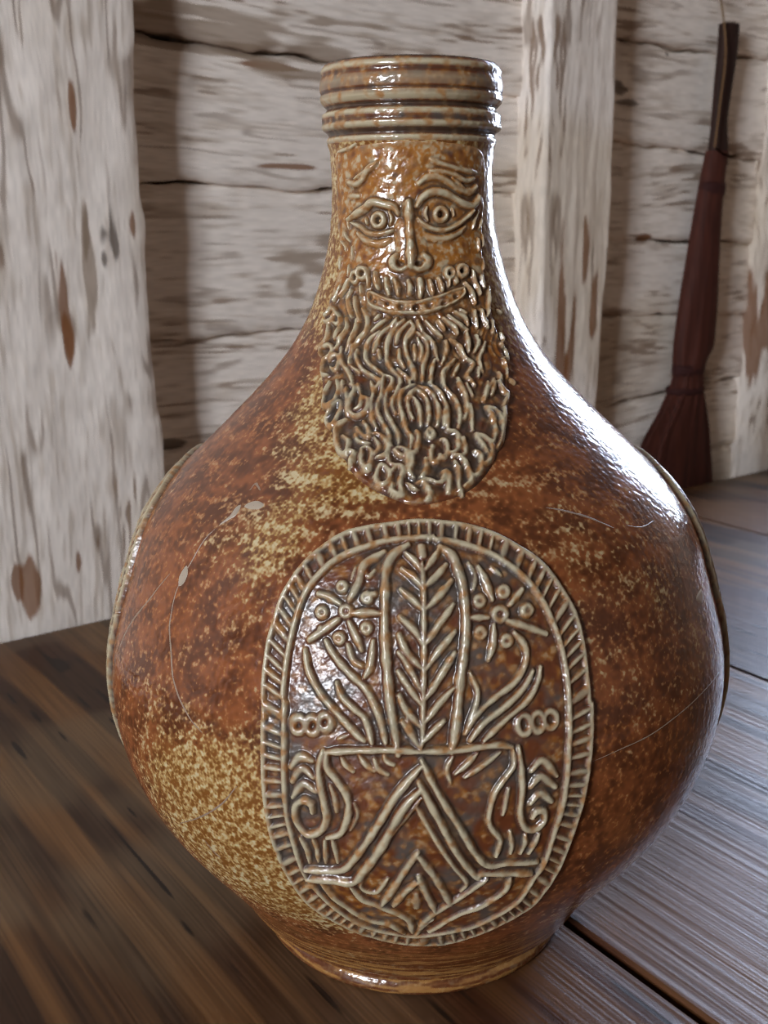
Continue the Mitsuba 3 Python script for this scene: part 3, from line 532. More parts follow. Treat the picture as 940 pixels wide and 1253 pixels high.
def window(key, axis, at, a0, a1, z0, z1, inward, cols, rows, radiance, label):
    """a casement flush with the wall: frame, glazing bars and daylit panes; axis is the wall's normal"""
    def slab(u0, u1, d0, d1, w0, w1):
        d0, d1 = sorted((at + inward * d0, at + inward * d1))
        return box(d0, d1, u0, u1, w0, w1) if axis == 0 else box(u0, u1, d0, d1, w0, w1)
    t = 0.04
    t_ = t
    add(key + '__frame', join(slab(a0 - t, a1 + t, -.02, .012, z0 - t, z0), slab(a0 - t, a1 + t, -.02, .012, z1, z1 + t), slab(a0 - t, a0, -.02, .012, z0, z1), slab(a1, a1 + t, -.02, .012, z0, z1)), 'sash_paint')
    us, ws, n, b = np.linspace(a0, a1, cols + 1), np.linspace(z0, z1, rows + 1), 0, 0
    for u in us[1:-1]:
        add(key + '__glazing_bar' + (f'_{b:03d}' if b else ''), slab(u - .008, u + .008, -.012, .008, z0, z1), 'sash_paint'); b += 1
    for w in ws[1:-1]:
        add(key + '__glazing_bar' + (f'_{b:03d}' if b else ''), slab(a0, a1, -.0121, .0079, w - .008, w + .008), 'sash_paint'); b += 1
    for i in range(cols):
        for j in range(rows):
            u0, u1, w0, w1 = us[i], us[i + 1], ws[j], ws[j + 1]; k = key + '__pane' + (f'_{n:03d}' if n else ''); n += 1
            q = np.array([[u0, w0], [u1, w0], [u1, w1], [u0, w1]])
            v = np.column_stack([np.full(4, at - inward * .004), q]) if axis == 0 else np.column_stack([q[:, 0], np.full(4, at - inward * .004), q[:, 1]])
            f = np.array([[0, 1, 2], [0, 2, 3]])
            nn = np.cross(v[1] - v[0], v[2] - v[0])
            if nn[axis] * inward < 0: f = f[:, ::-1]
            add(k, trimesh.Trimesh(v, f, process=False), 'sash_paint')
            scene[k]['emitter'] = {'type': 'area', 'radiance': {'type': 'rgb', 'value': radiance}}
    labels[key] = {'label': label, 'kind': 'structure'}

WS = (-1.13, -0.73, 1.16, 1.64)      # window in the left wall: Y from, to, z from, to
WB = (1.10, 2.20, 0.98, 1.70)        # window in the plank wall: X from, to, z from, to
structure('wall_left', join(box(XL - .1, XL, YF, WS[0], 0, ZC), box(XL - .1, XL, WS[1], .16, 0, ZC), box(XL - .1, XL, WS[0], WS[1], 0, WS[2]), box(XL - .1, XL, WS[0], WS[1], WS[3], ZC)), 'limewash', 'limewashed wall at the left end of the room')
window('window_1', 0, XL, *WS, 1, 2, 3, DAY_SIDE, 'casement window in the left wall')
window('window_2', 1, 0.03, *WB, -1, 3, 2, DAY_BACK, 'wide casement window further along the plank wall')

# ---- the plank wall: posts standing proud of short hewn planks
rng = np.random.default_rng(7)
labels['wall_back'] = {'label': 'whitewashed wall of upright posts with rough horizontal planks between them', 'kind': 'structure'}
add('wall_back', join(box(XL, WB[0] - .04, .062, .16, 0, ZC), box(WB[1] + .04, XR, .062, .16, 0, ZC), box(WB[0] - .04, WB[1] + .04, .062, .16, 0, WB[2] - .04), box(WB[0] - .04, WB[1] + .04, .062, .16, WB[3] + .04, ZC),
                     box(WB[1] + .04, XR, .03, .062, 0, ZC), box(WB[0] - .04, WB[1] + .04, .03, .062, 0, WB[2] - .04), box(WB[0] - .04, WB[1] + .04, .03, .062, WB[3] + .04, ZC)), 'limewash')

def plank(x0, x1, zlo, zhi, seed):
    """one hewn plank: zlo, zhi give the lower and upper edge at its two ends; face wavy, edges worn round"""
    nx, nz = max(12, int((x1 - x0) / .006)), 22
    s = np.linspace(0, 1, nx); t = np.r_[0, 0, np.linspace(0, 1, nz) ** 1.0, 1, 1]; depth = np.r_[.03, .003, np.zeros(nz), .003, .03]
    S, Tt = np.meshgrid(s, t, indexing='ij')
    X = x0 + (x1 - x0) * S
    wav = lambda f, k: (meshkit.noise(np.stack([X * f, 0 * X + seed, 0 * X + k], -1)) - .5)
    lo = zlo[0] + (zlo[1] - zlo[0]) * S + .006 * wav(22, 1) + .003 * wav(90, 5); hi = zhi[0] + (zhi[1] - zhi[0]) * S + .006 * wav(22, 2) + .003 * wav(90, 6)
    Z = lo + (hi - lo) * Tt
    edge = np.minimum(Tt, 1 - Tt) * (hi - lo)
    Y = .035 + np.array(depth)[None, :] + .0035 * np.exp(-edge / .003) - .002
    Y += .0045 * (meshkit.fbm(np.stack([X * 7, Z * 16, 0 * X + seed], -1), 2) - .5) + .0010 * (meshkit.fbm(np.stack([X * 40, Z * 260, 0 * X + seed], -1), 2) - .5)
    Y += .005 * (Tt - .5)      # each plank leans out a little at its lower edge
    Y = np.where(np.array(depth)[None, :] >= .03, .065, Y)
    v = np.stack([X, Y, Z], -1).reshape(-1, 3); f = grid_faces(nx, len(t))
    f = f if np.cross(v[f[0, 1]] - v[f[0, 0]], v[f[0, 2]] - v[f[0, 0]])[1] < 0 else f[:, ::-1]
    m = trimesh.Trimesh(v, f, process=False)
    n = vnormals(m.vertices, m.faces)
    if n[len(n) // 2][1] > 0: m.faces = m.faces[:, ::-1]
    return m

BAYS = [(-1.30, -.42, [(.0, .0), (.25, .25), (.5, .5), (.68, .68), (.79, .80), (.88, .88), (.97, .96), (1.06, 1.06), (1.15, 1.15), (1.4, 1.4), (1.75, 1.75), (2.1, 2.1)]),
        (-.30, .06, [(.0, .0), (.3, .3), (.55, .55), (.70, .70), (.79, .79), (.87, .88), (.965, .96), (1.05, 1.055), (1.14, 1.14), (1.23, 1.23), (1.5, 1.5), (1.8, 1.8), (2.1, 2.1)]),
        (.26, .645, [(.0, .0), (.3, .3), (.55, .55), (.69, .69), (.765, .77), (.851, .846), (.9243, .9255), (1.0275, 1.0205), (1.119, 1.098), (1.20, 1.20), (1.32, 1.32), (1.6, 1.6), (1.85, 1.85), (2.1, 2.1)]),
        (.68, .970, [(.0, .0), (.3, .3), (.55, .55), (.69, .69), (.767, .770), (.829, .845), (.919, .909), (.990, .975), (1.069, 1.058), (1.149, 1.149), (1.225, 1.225), (1.32, 1.32), (1.6, 1.6), (1.85, 1.85), (2.1, 2.1)]),
        (1.03, 1.06, [(.0, .0), (.4, .4), (.7, .7), (.79, .79), (.87, .87), (.96, .96), (1.05, 1.05), (1.15, 1.15), (1.4, 1.4), (1.7, 1.7), (2.1, 2.1)])]
k = 0
for x0, x1, seams in BAYS:
    for a, b in zip(seams[:-1], seams[1:]):
        add('wall_back__plank' + (f'_{k:03d}' if k else ''), plank(x0, x1, (a[0] + .0003, a[1] + .0003), (b[0] - .0003, b[1] - .0003), 3.7 * k), 'washed_plank', True); k += 1

def post(x0, x1, seed):
    """a hewn post: face near Y = 0, wavering edges, torn fibres along the grain"""
    nz = 420; zz = np.r_[np.linspace(0, .70, 40), np.linspace(.705, 1.28, nz), np.linspace(1.3, ZC, 30)]
    prof = np.r_[np.linspace(0, 1, 6)[:-1] * 0, np.linspace(0, 1, 46), np.ones(5)]
    dep = np.r_[np.linspace(.062, .006, 5), [.002], np.zeros(44), [.002], np.linspace(.006, .062, 5)]
    Z, P = np.meshgrid(zz, prof, indexing='ij')
    W = lambda f, kk: meshkit.noise(np.stack([Z * f, 0 * Z + seed, 0 * Z + kk], -1)) - .5
    X = (x0 + .006 * W(7, 1) + .0025 * W(45, 2)) * (1 - P) + (x1 + .006 * W(7, 3) + .0035 * W(45, 4)) * P
    Y = .001 + dep[None, :] + .0035 * (meshkit.fbm(np.stack([X * 30, Z * 4.5, 0 * X + seed], -1), 3) - .5) + .0022 * (meshkit.fbm(np.stack([X * 190 + 6 * (meshkit.noise(np.stack([Z * 8, X * 20, 0 * X], -1)) - .5), Z * 12, 0 * X + seed], -1), 3) - .5)
    Y += .0016 * (meshkit.fbm(np.stack([X * 600, Z * 40, 0 * X + seed], -1), 2) - .5)
    v = np.stack([X, np.maximum(Y, -.0022), Z], -1).reshape(-1, 3); f = grid_faces(len(zz), len(prof))
    m = trimesh.Trimesh(v, f, process=False)
    if vnormals(v, f)[len(v) // 2][1] > 0: m.faces = m.faces[:, ::-1]
    return m
for i, (x0, x1) in enumerate([(.050, .281), (.620, .699), (.945, 1.050), (-.44, -.29)]):
    add('wall_back__post' + (f'_{i:03d}' if i else ''), post(x0, x1, 11.3 * i), 'washed_post', 40)
labels['wall_back__post'] = {'label': 'broad whitewashed post with torn grain, left of the jug'}
labels['wall_back__post_001'] = {'label': 'whitewashed post with bare brown streaks, right of the jug neck'}
labels['wall_back__post_002'] = {'label': 'whitewashed post with a bare brown patch at the right edge'}

# ------------------------------------------------------------------ table
labels['table'] = {'label': 'dark worn plank table the jug stands on, pushed against the wall', 'category': 'table'}
GAPS = [-.478, -.233, .0118, .2554, .5036, .7486, .9936, 1.2386]
Y0, Y1 = -.86, -.0045
for i, (a, b) in enumerate(zip(GAPS[:-1], GAPS[1:])):
    left = a + (.0034 if abs(a - .2554) < 1e-6 else .0005)
    add('table__plank' + (f'_{i:03d}' if i else ''), box(left, b - (.0 if abs(b - .2554) < 1e-6 else .0005), Y0, Y1, .715, .75, .0012), 'table_wood')
for i, (x, y) in enumerate([(-.40, -.78), (-.40, -.08), (1.15, -.78), (1.15, -.08)]):
    add('table__leg' + (f'_{i:03d}' if i else ''), box(x - .035, x + .035, y - .035, y + .035, 0, .715, .004), 'table_wood')
add('table__apron', join(box(-.40, 1.15, -.80, -.775, .62, .715), box(-.40, 1.15, -.085, -.06, .62, .715)), 'table_wood')

# ------------------------------------------------------------------ the jug
MM = 0.001
_cx = CubicSpline([0, 54, 108, 162, 216, 288, 302], np.array([11.32, 10.6, 11.56, 12.04, 10.59, 8.69, 8.5]) - 10.6)
_fz = [10.8, 21.6, 36, 54, 72, 90, 108, 126, 144, 162, 180, 198, 216, 234, 252, 266.4]
_fr = [63.76, 69.11, 79.07, 92.25, 101.92, 106.85, 107.71, 104.67, 99.08, 91.18, 74.59, 55.85, 40.4, 31.7, 27.14, 26.18]
_main = CubicSpline(_fz, _fr)
_foot = PchipInterpolator([0, .8, 2.6, 4.6, 5.6, 6.8, 8.6, 9.6, 11, 13.5, 16.2], [56.2, 57.3, 57.8, 57.2, 56.5, 57.2, 57.4, 57.9, 60.2, 64.0, float(_main(16.2))])
_rim = PchipInterpolator([262, 270, 276, 278.0, 279.4, 280.6, 281.6, 282.6, 283.5, 284.6, 285.8, 286.8, 287.7, 288.6, 290.0, 291.2, 292.3, 293.0, 293.8, 295.4, 297.0, 298.3, 299.6, 301, 301.8, 302],
                         [float(_main(262)), 26.1, 26.4, 26.9, 27.2, 26.5, 27.0, 28.5, 28.8, 28.5, 28.6, 28.6, 27.6, 26.9, 28.2, 28.9, 29.0, 28.7, 29.0, 29.1, 28.8, 28.4, 28.6, 27.9, 27.0, 26.2])
def radius(z):
    z = np.asarray(z, float)
    return np.where(z < 16.2, _foot(np.clip(z, 0, 16.2)), np.where(z > 262, _rim(np.clip(z, 262, 302)), _main(np.clip(z, 10.8, 266))))
_zz = np.linspace(0, 302, 3021)
_slope = CubicSpline(_zz, gaussian_filter(np.gradient(radius(_zz), _zz), 12))
_arc = CubicSpline(_zz, np.r_[0, np.cumsum(np.hypot(np.diff(radius(_zz)), np.diff(_zz)))])

def wobble(th, z):
    """uneven throwing: faint rings and a gentle unevenness of the wall, in mm"""
    q = np.stack([np.sin(th) * 1.2, np.cos(th) * 1.2, z * .012], -1)
    return .9 * (meshkit.noise(q + 5) - .5) * np.clip((z - 20) / 40, 0, 1) * np.clip((262 - z) / 60, 0, 1) + .22 * (meshkit.noise(np.stack([z * .33, th * .7, 0 * z], -1)) - .5)

def surf(th, z, h=0.0):
    """a point of the jug: angle, height and offset outwards, in mm"""
    r, dr_ = radius(z), _slope(z); c = 1 / np.sqrt(1 + dr_ ** 2)
    R = r + (h + wobble(th, z)) * c
    return np.stack([_cx(z) + R * np.sin(th), -R * np.cos(th), z - h * c * dr_], -1) * MM
PLACE = T().translate(list(BOTTLE)).rotate([0, 0, 1], -math.degrees(YAW))
PM = np.array([[COSY, SINY, 0], [-SINY, COSY, 0], [0, 0, 1]])
def to_world(v): return v @ PM.T + np.array(BOTTLE)

JUG = 'stoneware_jug'
labels[JUG] = {'label': 'big round-bellied brown salt-glazed stoneware jug with a bearded face on its neck', 'category': 'jug'}

def relief_color(pts, h, spread, base, crest_bias=0.0):
    """salt glaze on relief: pale and thin on the crests, brown on the ground, dark where it pooled in the grooves"""
    q = pts / MM
    R1 = np.array([[.80, .36, -.48], [-.60, .48, -.64], [0, .80, .60]]); q = q @ R1.T; q2 = q @ R1.T
    two = lambda k, o: .5 + .78 * (meshkit.noise(q * k + o) + meshkit.noise(q2 * k + 2 * o + 20) - 1)
    n1, n2, n3 = two(.55, 0), two(1.35, 9), meshkit.fbm(q * .14, 3, 3)
    soft = gaussian_filter(h, spread); soft2 = gaussian_filter(h, spread * .45)
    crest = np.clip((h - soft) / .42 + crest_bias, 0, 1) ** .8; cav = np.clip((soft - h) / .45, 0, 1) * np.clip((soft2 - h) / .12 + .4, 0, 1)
    m = lambda a, b, t: a + (b - a) * t[..., None]
    brown, grey, ochre, cream, dark = (np.array(lin(*c)) for c in ((92, 48, 25), (80, 69, 62), (146, 94, 36), (176, 166, 138), (48, 42, 36)))
    g = m(m(brown, grey, np.clip((n3 - .45) * 5, 0, 1)), ochre, np.clip(base + (n1 - .5) * 1.6, 0, 1))
    g = m(g, cream, np.clip((n1 * .6 + n2 * .4 - .62 + .12 * base) * 4, 0, 1) * (.25 + .45 * np.clip(base, 0, 1)))
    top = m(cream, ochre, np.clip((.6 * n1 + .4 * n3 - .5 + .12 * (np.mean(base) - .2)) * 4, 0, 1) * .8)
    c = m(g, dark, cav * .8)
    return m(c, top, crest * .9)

# ---- thrown body: outside, lip and inside in one lathed surface, cut into body, rim and foot
zs_out = np.r_[np.arange(0, 16, .5), np.arange(16, 262, .9), np.arange(262, 302.01, .28)]
nth = 520; th = np.linspace(-np.pi, np.pi, nth, endpoint=False)
Zo, Th = np.meshgrid(zs_out, th, indexing='ij')
outer = surf(Th, Zo)
zi = np.r_[301.8, 300.5, np.linspace(298, 20, 90), 9, 6]; ri = np.r_[24.6, 23.4, np.maximum(radius(np.linspace(298, 20, 90)) - 5.5, 8), 50, .5]
inner = np.stack([_cx(zi)[:, None] + ri[:, None] * np.sin(th), -ri[:, None] * np.cos(th), np.repeat(zi[:, None], nth, 1)], -1) * MM
under = np.stack([np.outer([.5, 48, 50, 54.5], np.sin(th)) + .7, -np.outer([.5, 48, 50, 54.5], np.cos(th)), np.repeat(np.array([[3.0], [3.0], [.4], [0.0]]), nth, 1)], -1) * MM
allp = np.concatenate([under, outer, inner]); nr = len(allp); V = allp.reshape(-1, 3); Fc = grid_faces(nr, nth, True)
N = vnormals(V, Fc)
if (N[(4 + 100) * nth] * V[(4 + 100) * nth])[:2].sum() < 0: Fc = Fc[:, ::-1]; N = -N
hz = np.r_[np.zeros(4), (radius(zs_out) - gaussian_filter(radius(zs_out), 5)), np.zeros(len(zi))]
Hc = np.repeat(hz[:, None], nth, 1) * 1.5
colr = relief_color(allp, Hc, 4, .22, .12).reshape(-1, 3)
rowf = Fc.min(1) // nth
zrow = np.r_[np.full(4, -1), zs_out, np.full(len(zi), 400)]
VW, NW = to_world(V), N @ PM.T
rim_m = ((zrow[rowf] >= 278) & (zrow[rowf] < 400)) | ((rowf >= 4 + len(zs_out) - 1) & (rowf < 4 + len(zs_out) + 14)); foot_m = zrow[rowf] < 9.4
add_raw(JUG + '__body', VW, Fc[~rim_m & ~foot_m], NW, 'salt_glaze')
add_raw(JUG + '__rim', VW, Fc[rim_m], NW, 'face_glaze', colr); labels[JUG + '__rim'] = {'label': 'rim with ridged grey-green bands'}
add_raw(JUG + '__foot', VW, Fc[foot_m], NW, 'salt_glaze')

# ---- moulded relief: strokes give ridges on a plate that follows the jug's wall
def pts_of(s): return np.array(s.split(), float).reshape(-1, 2) * [.001, .1]
def metric(th, z, th0): return np.stack([(th - th0) * radius(z), _arc(z)], -1)
def relief(key, strokes, edge, plate, th_rng, z_rng, res, base, turn=0.0, border=None, ground_name=None, seed=0, drop=()):
    zz = np.arange(z_rng[0], z_rng[1], res * .93); rr = radius(np.array([(z_rng[0] + z_rng[1]) / 2]))[0]
    rr = max(rr, radius(np.array([z_rng[1]]))[0]); tt = np.arange(th_rng[0], th_rng[1], res / rr)
    Z, Th = np.meshgrid(zz, tt, indexing='ij'); M = metric(Th, Z, 0); flat = M.reshape(-1, 2)
    h = np.zeros(Z.size); who = np.full(Z.size, -1); names = []
    poly = Polygon(metric(*catmull(edge, 6, True).T, 0)); inside = contains_xy(poly, flat[:, 0], flat[:, 1])
    ring = np.array(poly.exterior.coords); ring = np.vstack([a + (b - a) * np.linspace(0, 1, 20, endpoint=False)[:, None] for a, b in zip(ring[:-1], ring[1:])])
    sd = cKDTree(ring).query(flat, distance_upper_bound=6)[0]; sd = np.where(np.isfinite(sd), sd, 6); sd = np.where(inside, sd, -sd)
    fade = np.clip((280 - Z.ravel()) / 9, 0, 1) if key.endswith('mask') else 1.0
    ground = np.where(sd > 0, plate * fade * np.clip(sd / .7, 0, 1) ** .5, sd * 1.6)
    ground = np.maximum(ground, -.6) + np.where(sd > 0, (.55 if key.endswith('mask') else .3) * (meshkit.fbm(np.stack([flat[:, 0] * .28, flat[:, 1] * .28, 0 * flat[:, 0] + seed], -1), 3) - .5), 0)
    if key.endswith('mask'):        # fine locks between the modelled strands of the beard
        zb = Z.ravel(); env = np.clip((236 - zb) / 10, 0, 1) * (sd > .6)
        fl = meshkit.noise(np.stack([flat[:, 0] * .62 + .9 * np.sin(flat[:, 1] * .42), flat[:, 1] * .16, 0 * zb], -1))
        ground = ground + env * .5 * np.clip(1 - np.abs(fl - .5) * 4.5, 0, 1)
    h = ground.copy(); soft = np.zeros_like(h)
    def bump(d, w, H): return H * np.clip(1 - (d / w) ** 2, 0, 1) ** .85
    if border is not None:
        inn, cnt = border; ic = metric(*catmull(inn, 10, True).T, 0); oc = metric(*catmull(edge, 10, True).T, 0)
        ctr = np.array(poly.centroid.coords[0])
        def bypolar(c):
            d = c - ctr; a = np.arctan2(d[:, 0] / .78, d[:, 1]); o = np.argsort(a); return a[o], np.hypot(*d[o].T)
        d = flat - ctr; ang = np.arctan2(d[:, 0] / .78, d[:, 1]); rad = np.hypot(*d.T)
        ri_, ro_ = np.interp(ang, *bypolar(ic), period=2 * np.pi), np.interp(ang, *bypolar(oc), period=2 * np.pi)
        f = (rad - ri_) / (ro_ - ri_); wd = ro_ - ri_
        # two rails and a ladder of rungs
        rails = np.maximum(bump((f - .10) * wd, 1.35, 1.35), bump((f - .86) * wd, 1.3, 1.15))
        aa = ang + .02 * np.sin(ang * 7) + .012 * np.sin(ang * 17 + 1); ph = (aa / (2 * np.pi) * cnt) % 1
        pitch = 2 * np.pi * rad / cnt
        rungs = np.where((f > .05) & (f < .92), bump((np.abs(ph - .5) - 0) * pitch, (.31 + .06 * np.sin(ang * 31)) * pitch, 1.1), 0)
        b = np.maximum(rails, rungs); band = (f > -.06) & (f < 1.05)
        b = np.where(band, b, 0); names.append('border'); up = b > .0
        h = np.where(band, np.maximum(ground, ground * .75 + b), h); who[band & (f < 1.0)] = 0
    for m, g, w, H, closed, p in strokes:
        if g in drop: continue
        q = catmull(p, 14, closed); q = metric(q[:, 0], q[:, 1], 0)
        seg = np.r_[0, np.cumsum(np.hypot(*np.diff(q, axis=0).T))]; L = np.arange(0, max(seg[-1], .1), .12)
        q = np.stack([np.interp(L, seg, q[:, k]) for k in (0, 1)], -1); W = w * 1.25
        lo, hi = q.min(0) - W, q.max(0) + W
        idx = np.nonzero(((flat > lo) & (flat < hi)).all(1))[0]
        if len(idx) == 0: continue
        d, near = cKDTree(q).query(flat[idx], distance_upper_bound=W); near = np.minimum(near, len(q) - 1)
        if H < 0:
            bb = np.where(np.isfinite(d), -H * np.clip(1 - (np.minimum(d, W) / W) ** 2, 0, 1), 0); h[idx] -= bb; continue
        t_end = np.minimum(L[near], L[-1] - L[near]) / (2.2 * W); fat = .86 + .32 * meshkit.noise(np.stack([q[near, 0] * .33, q[near, 1] * .33, 0 * d + seed], -1))
        Wl = np.maximum(W * fat * (1 if closed or L[-1] < 2.5 * w else .62 + .38 * np.clip(t_end, 0, 1)), .05)
        bb = np.where(np.isfinite(d), bump(np.minimum(d, Wl), Wl, H * (.85 + .3 * (fat - .86) / .32)), 0)
        new = np.maximum(ground[idx], 0) + bb; hit = bb > 0
        if g not in names: names.append(g)
        better = hit & (new > h[idx]); own = hit & (bb > .22 * H) & (new >= h[idx] - .05)
        h[idx[better]] = new[better]; who[idx[own]] = names.index(g)
    Hm = gaussian_filter(h.reshape(Z.shape), .16 / res); W_ = who.reshape(Z.shape)
    p = surf(Th + turn, Z, Hm); flatp = p.reshape(-1, 3)
    F = grid_faces(*Z.shape); n = vnormals(flatp, F)
    if (n * flatp)[:, :2].sum() < 0: F = F[:, ::-1]; n = -n
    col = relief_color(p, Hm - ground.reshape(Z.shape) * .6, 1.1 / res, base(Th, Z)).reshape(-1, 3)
    keep = (Hm.ravel()[F] > -.12).any(1); F = F[keep]
    lab = np.sort(who[F], 1)[:, 1]
    vw, nw = to_world(flatp), n @ PM.T
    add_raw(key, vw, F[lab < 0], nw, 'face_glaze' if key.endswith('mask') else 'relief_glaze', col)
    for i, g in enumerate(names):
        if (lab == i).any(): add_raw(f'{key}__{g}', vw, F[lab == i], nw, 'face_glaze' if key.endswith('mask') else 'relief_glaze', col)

STR = []
for line in STROKES.strip().splitlines():
    m, g, w, H, c, *xy = line.split(); STR.append((m, g, float(w), float(H), c == '1', pts_of(' '.join(xy))))
OUTER, INNER, FACE = pts_of(MEDAL_OUTER), pts_of(MEDAL_INNER), pts_of(FACE_EDGE)
med = [s for s in STR if s[0] == 'm']; face = [s for s in STR if s[0] == 'f']
relief(JUG + '__medallion', med, OUTER, .9, (-.50, .50), (41, 179), .30, lambda t, z: .10 + .35 * (z < 80) * (t < 0), border=(INNER, 92))
labels[JUG + '__medallion'] = {'label': 'oval armorial medallion with ladder border on the belly'}
for i, turn in ((1, -1.735), (2, 1.735)):
    relief(JUG + f'__medallion_{i:03d}', med, OUTER, .9, (-.50, .50), (41, 179), .55, lambda t, z: .10 + 0 * t, turn=turn, border=(INNER, 92))
labels[JUG + '__medallion_001'] = {'label': 'medallion seen edge-on at the left of the belly'}
labels[JUG + '__medallion_002'] = {'label': 'medallion seen edge-on at the right of the belly'}
relief(JUG + '__face_mask', face, FACE, .8, (-1.30, 1.16), (175, 279), .27, lambda t, z: np.clip(.5 + (z - 222) / 40, .1, .95))
labels[JUG + '__face_mask'] = {'label': 'moulded bearded face with round eyes and long wavy beard on the neck'}

# ---- mended cracks and chips
def ribbon(p, w, h):
    q = catmull(p, 10); d = np.gradient(q, axis=0); r = radius(q[:, 1])
    s = np.stack([d[:, 0] * r, d[:, 1]], -1); s /= np.linalg.norm(s, axis=1, keepdims=True) + 1e-9
    taper = np.sin(np.linspace(.12, np.pi - .12, len(q))) ** .5 * (.7 + .6 * meshkit.noise(np.stack([np.arange(len(q)) * .4, 0 * r, 0 * r], -1)))
    rows = []
    for o, hh in ((-1, -.15), (-.45, h), (.45, h), (1, -.15)):
        rows.append(surf(q[:, 0] - s[:, 1] * o * w * taper / r, q[:, 1] + s[:, 0] * o * w * taper, np.full(len(q), hh)))
    v = np.stack(rows).reshape(-1, 3); f = grid_faces(4, len(q))
    n = vnormals(v, f)
    if (n * v)[:, :2].sum() < 0: f = f[:, ::-1]
    return trimesh.Trimesh(to_world(v), f, process=False)
for i, c in enumerate(CRACKS):
    add(JUG + '__crack' + (f'_{i:03d}' if i else ''), ribbon(pts_of(c), (.55, .5, .42, .5, .34, .4, .3, .5, .34)[i], .08), 'crack_fill', True)
def chip(p):
    c = p.mean(0); q = catmull(p, 6, True)[:-1]; rings = []
    for k, hh in ((.86, -.1), (.72, .14), (.5, .19), (.25, .16), (.02, .15)):
        t = c + (q - c) * k; rings.append(surf(t[:, 0], t[:, 1], np.full(len(t), hh) + .05 * meshkit.noise(np.stack([t[:, 0] * 80, t[:, 1], 0 * t[:, 0]], -1))))
    v = np.stack(rings).reshape(-1, 3); f = grid_faces(5, len(q), True); n = vnormals(v, f)
    if (n * v)[:, :2].sum() < 0: f = f[:, ::-1]
    return trimesh.Trimesh(to_world(v), f, process=False)
for i, c in enumerate(CHIPS):
    add(JUG + '__chip' + (f'_{i:03d}' if i else ''), chip(pts_of(c)), 'bare_clay', True)
labels[JUG + '__chip'] = {'label': 'pale chip in the glaze'}

# ------------------------------------------------------------------ the hand broom on the wall
labels['hand_broom'] = {'label': 'dark reddish-brown bound twig broom hanging on the plank wall at the right', 'category': 'broom'}
def bundle(rows, yc, lobes, depth, seed, nseg=72, rib=.10, cap=True):
    """rows: (z, left X, right X); an oval bundle ribbed by its twigs"""
    z = np.array([r[0] for r in rows]); o = np.argsort(z); z = z[o]; a = np.array([r[1] for r in rows])[o]; b = np.array([r[2] for r in rows])[o]
    zz = np.linspace(z[0], z[-1], 80); A, B = PchipInterpolator(z, a)(zz), PchipInterpolator(z, b)(zz)
    t = np.linspace(0, 2 * np.pi, nseg, endpoint=False); Tt, Zg = np.meshgrid(t, zz)
    rx, cx = ((B - A) / 2)[:, None], ((A + B) / 2)[:, None]
    ry = np.minimum(.52 * rx, depth); rx = np.sqrt(rx ** 2 - (1.28 * ry) ** 2)      # an oval seen at a slant
    r = 1 - rib + 2 * rib * meshkit.noise(np.stack([Tt / (2 * np.pi) * lobes, Zg * 6, 0 * Tt + seed], -1))
    v = np.stack([cx + rx * r * np.cos(Tt), yc + ry * r * np.sin(Tt), Zg], -1)
    ends = [np.array([[[cx[k, 0], yc, zz[k]]]]).repeat(nseg, 1).reshape(1, nseg, 3) for k in (0, -1)]
    v = np.concatenate([ends[0], v, ends[1]]); f = grid_faces(len(zz) + 2, nseg, True)
    m = trimesh.Trimesh(v.reshape(-1, 3), f, process=False)
    if m.volume < 0: m.faces = m.faces[:, ::-1]
    return m
YB = .016
add('hand_broom__handle', bundle([(1.171, .848, .868), (1.1695, .8425, .872), (1.15, .843, .872), (1.12, .842, .869), (1.09, .842, .8665), (1.06, .8405, .8715), (1.05, .840, .8725)], YB, 14, .0115, 1), 'broom_grip', 35)
labels['hand_broom__handle'] = {'label': 'dark blackened grip'}
add('hand_broom__shaft', bundle([(1.062, .839, .8725), (1.03, .8327, .8700), (.9559, .8215, .8725), (.92, .8165, .8745), (.8842, .8133, .8737), (.872, .8135, .866), (.852, .816, .8595)], YB, 26, .0135, 2), 'broom_twig', 35)
add('hand_broom__brush', bundle([(.866, .816, .860), (.85, .813, .8605), (.825, .799, .866), (.7936, .7784, .8751), (.7585, .769, .8825), (.735, .764, .886), (.715, .760, .888)], YB - .0005, 44, .0135, 3, 150, .12), 'broom_twig', 35)
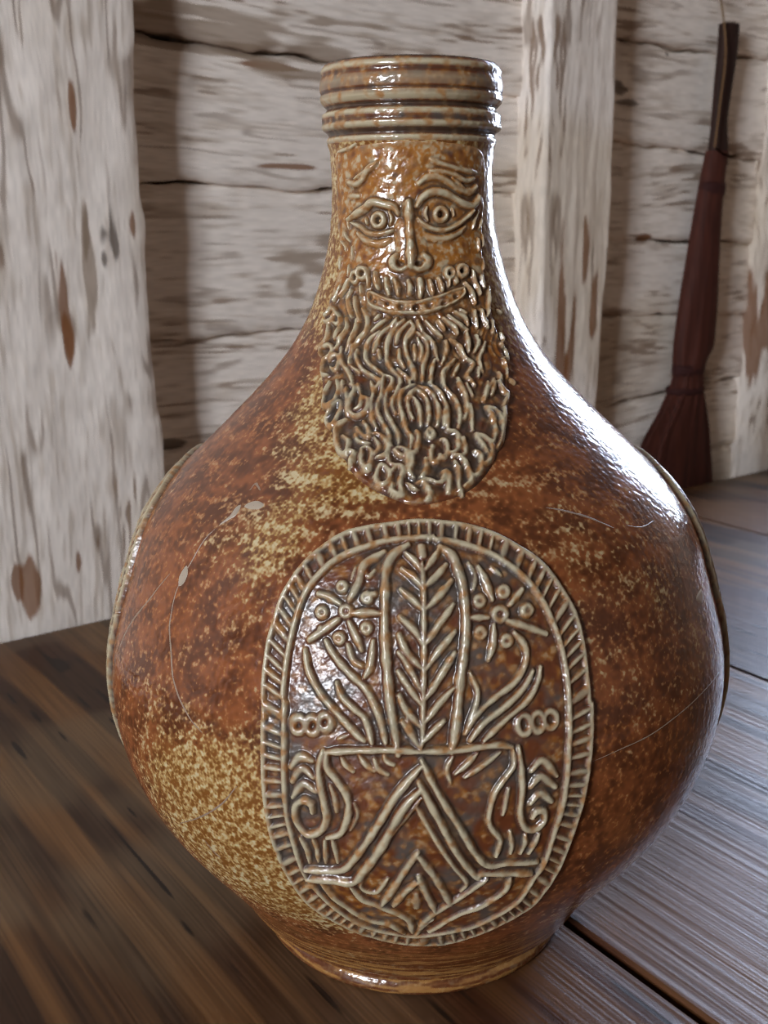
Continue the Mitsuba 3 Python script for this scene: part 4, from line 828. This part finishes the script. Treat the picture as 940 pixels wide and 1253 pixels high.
def band(z, a, b, w, tube, tilt=0.0):
    t = np.linspace(0, 2 * np.pi, 48, endpoint=False); rows = []
    for k in np.linspace(0, 2 * np.pi, 8, endpoint=False):
        e = tube * np.cos(k)
        rows.append(np.stack([(a + b) / 2 + ((b - a) / 2 * .80 + e) * np.cos(t), YB + ((b - a) / 2 * .50 + .001 + e) * np.sin(t), z + w * np.sin(k) + tilt * np.cos(t)], -1))
    rows.append(rows[0]); v = np.concatenate(rows); m = trimesh.Trimesh(v, grid_faces(9, 48, True), process=False)
    if m.volume < 0: m.faces = m.faces[:, ::-1]
    return m
for i, q in enumerate([(1.0285, .8345, .8690, .006, .0012, .0), (.862, .8155, .8600, .005, .0012, .0), (.842, .8085, .8625, .003, .001, .0)]):
    add('hand_broom__binding' + (f'_{i:03d}' if i else ''), band(*q), 'binding', True)
def tube(pts, r, n=8):
    q = catmull(pts, 8); d = np.gradient(q, axis=0); d /= np.linalg.norm(d, axis=1, keepdims=True)
    u = np.cross(d, [0, 1, .01]); u /= np.linalg.norm(u, axis=1, keepdims=True); w = np.cross(d, u); a = np.linspace(0, 2 * np.pi, n, endpoint=False)
    v = q[:, None] + r * (u[:, None] * np.cos(a)[:, None] + w[:, None] * np.sin(a)[:, None]); m = trimesh.Trimesh(v.reshape(-1, 3), grid_faces(len(q), n, True), process=False)
    if m.volume < 0: m.faces = m.faces[:, ::-1]
    return m
YC = .0025
add('hand_broom__cord', join(tube([(.832, .022, 1.235), (.8345, .010, 1.19), (.838, YC, 1.145), (.836, YC, 1.10), (.8335, YC, 1.064)], .0008), tube([(.8335, YC, 1.064), (.845, .0015, 1.0585), (.858, .0015, 1.057), (.8705, .006, 1.0585)], .0008)), 'cord_fibre', True)
labels['hand_broom__cord'] = {'label': 'thin pale hanging cord'}
nail = trimesh.creation.cylinder(.0022, .05, sections=16); nail.apply_transform(trimesh.transformations.rotation_matrix(math.pi / 2, [1, 0, 0])); nail.apply_translation((.832, .034, 1.236))
add('nail', nail, 'nail_iron', 30); labels['nail'] = {'label': 'iron nail in the plank wall that the broom cord hangs from', 'category': 'nail'}
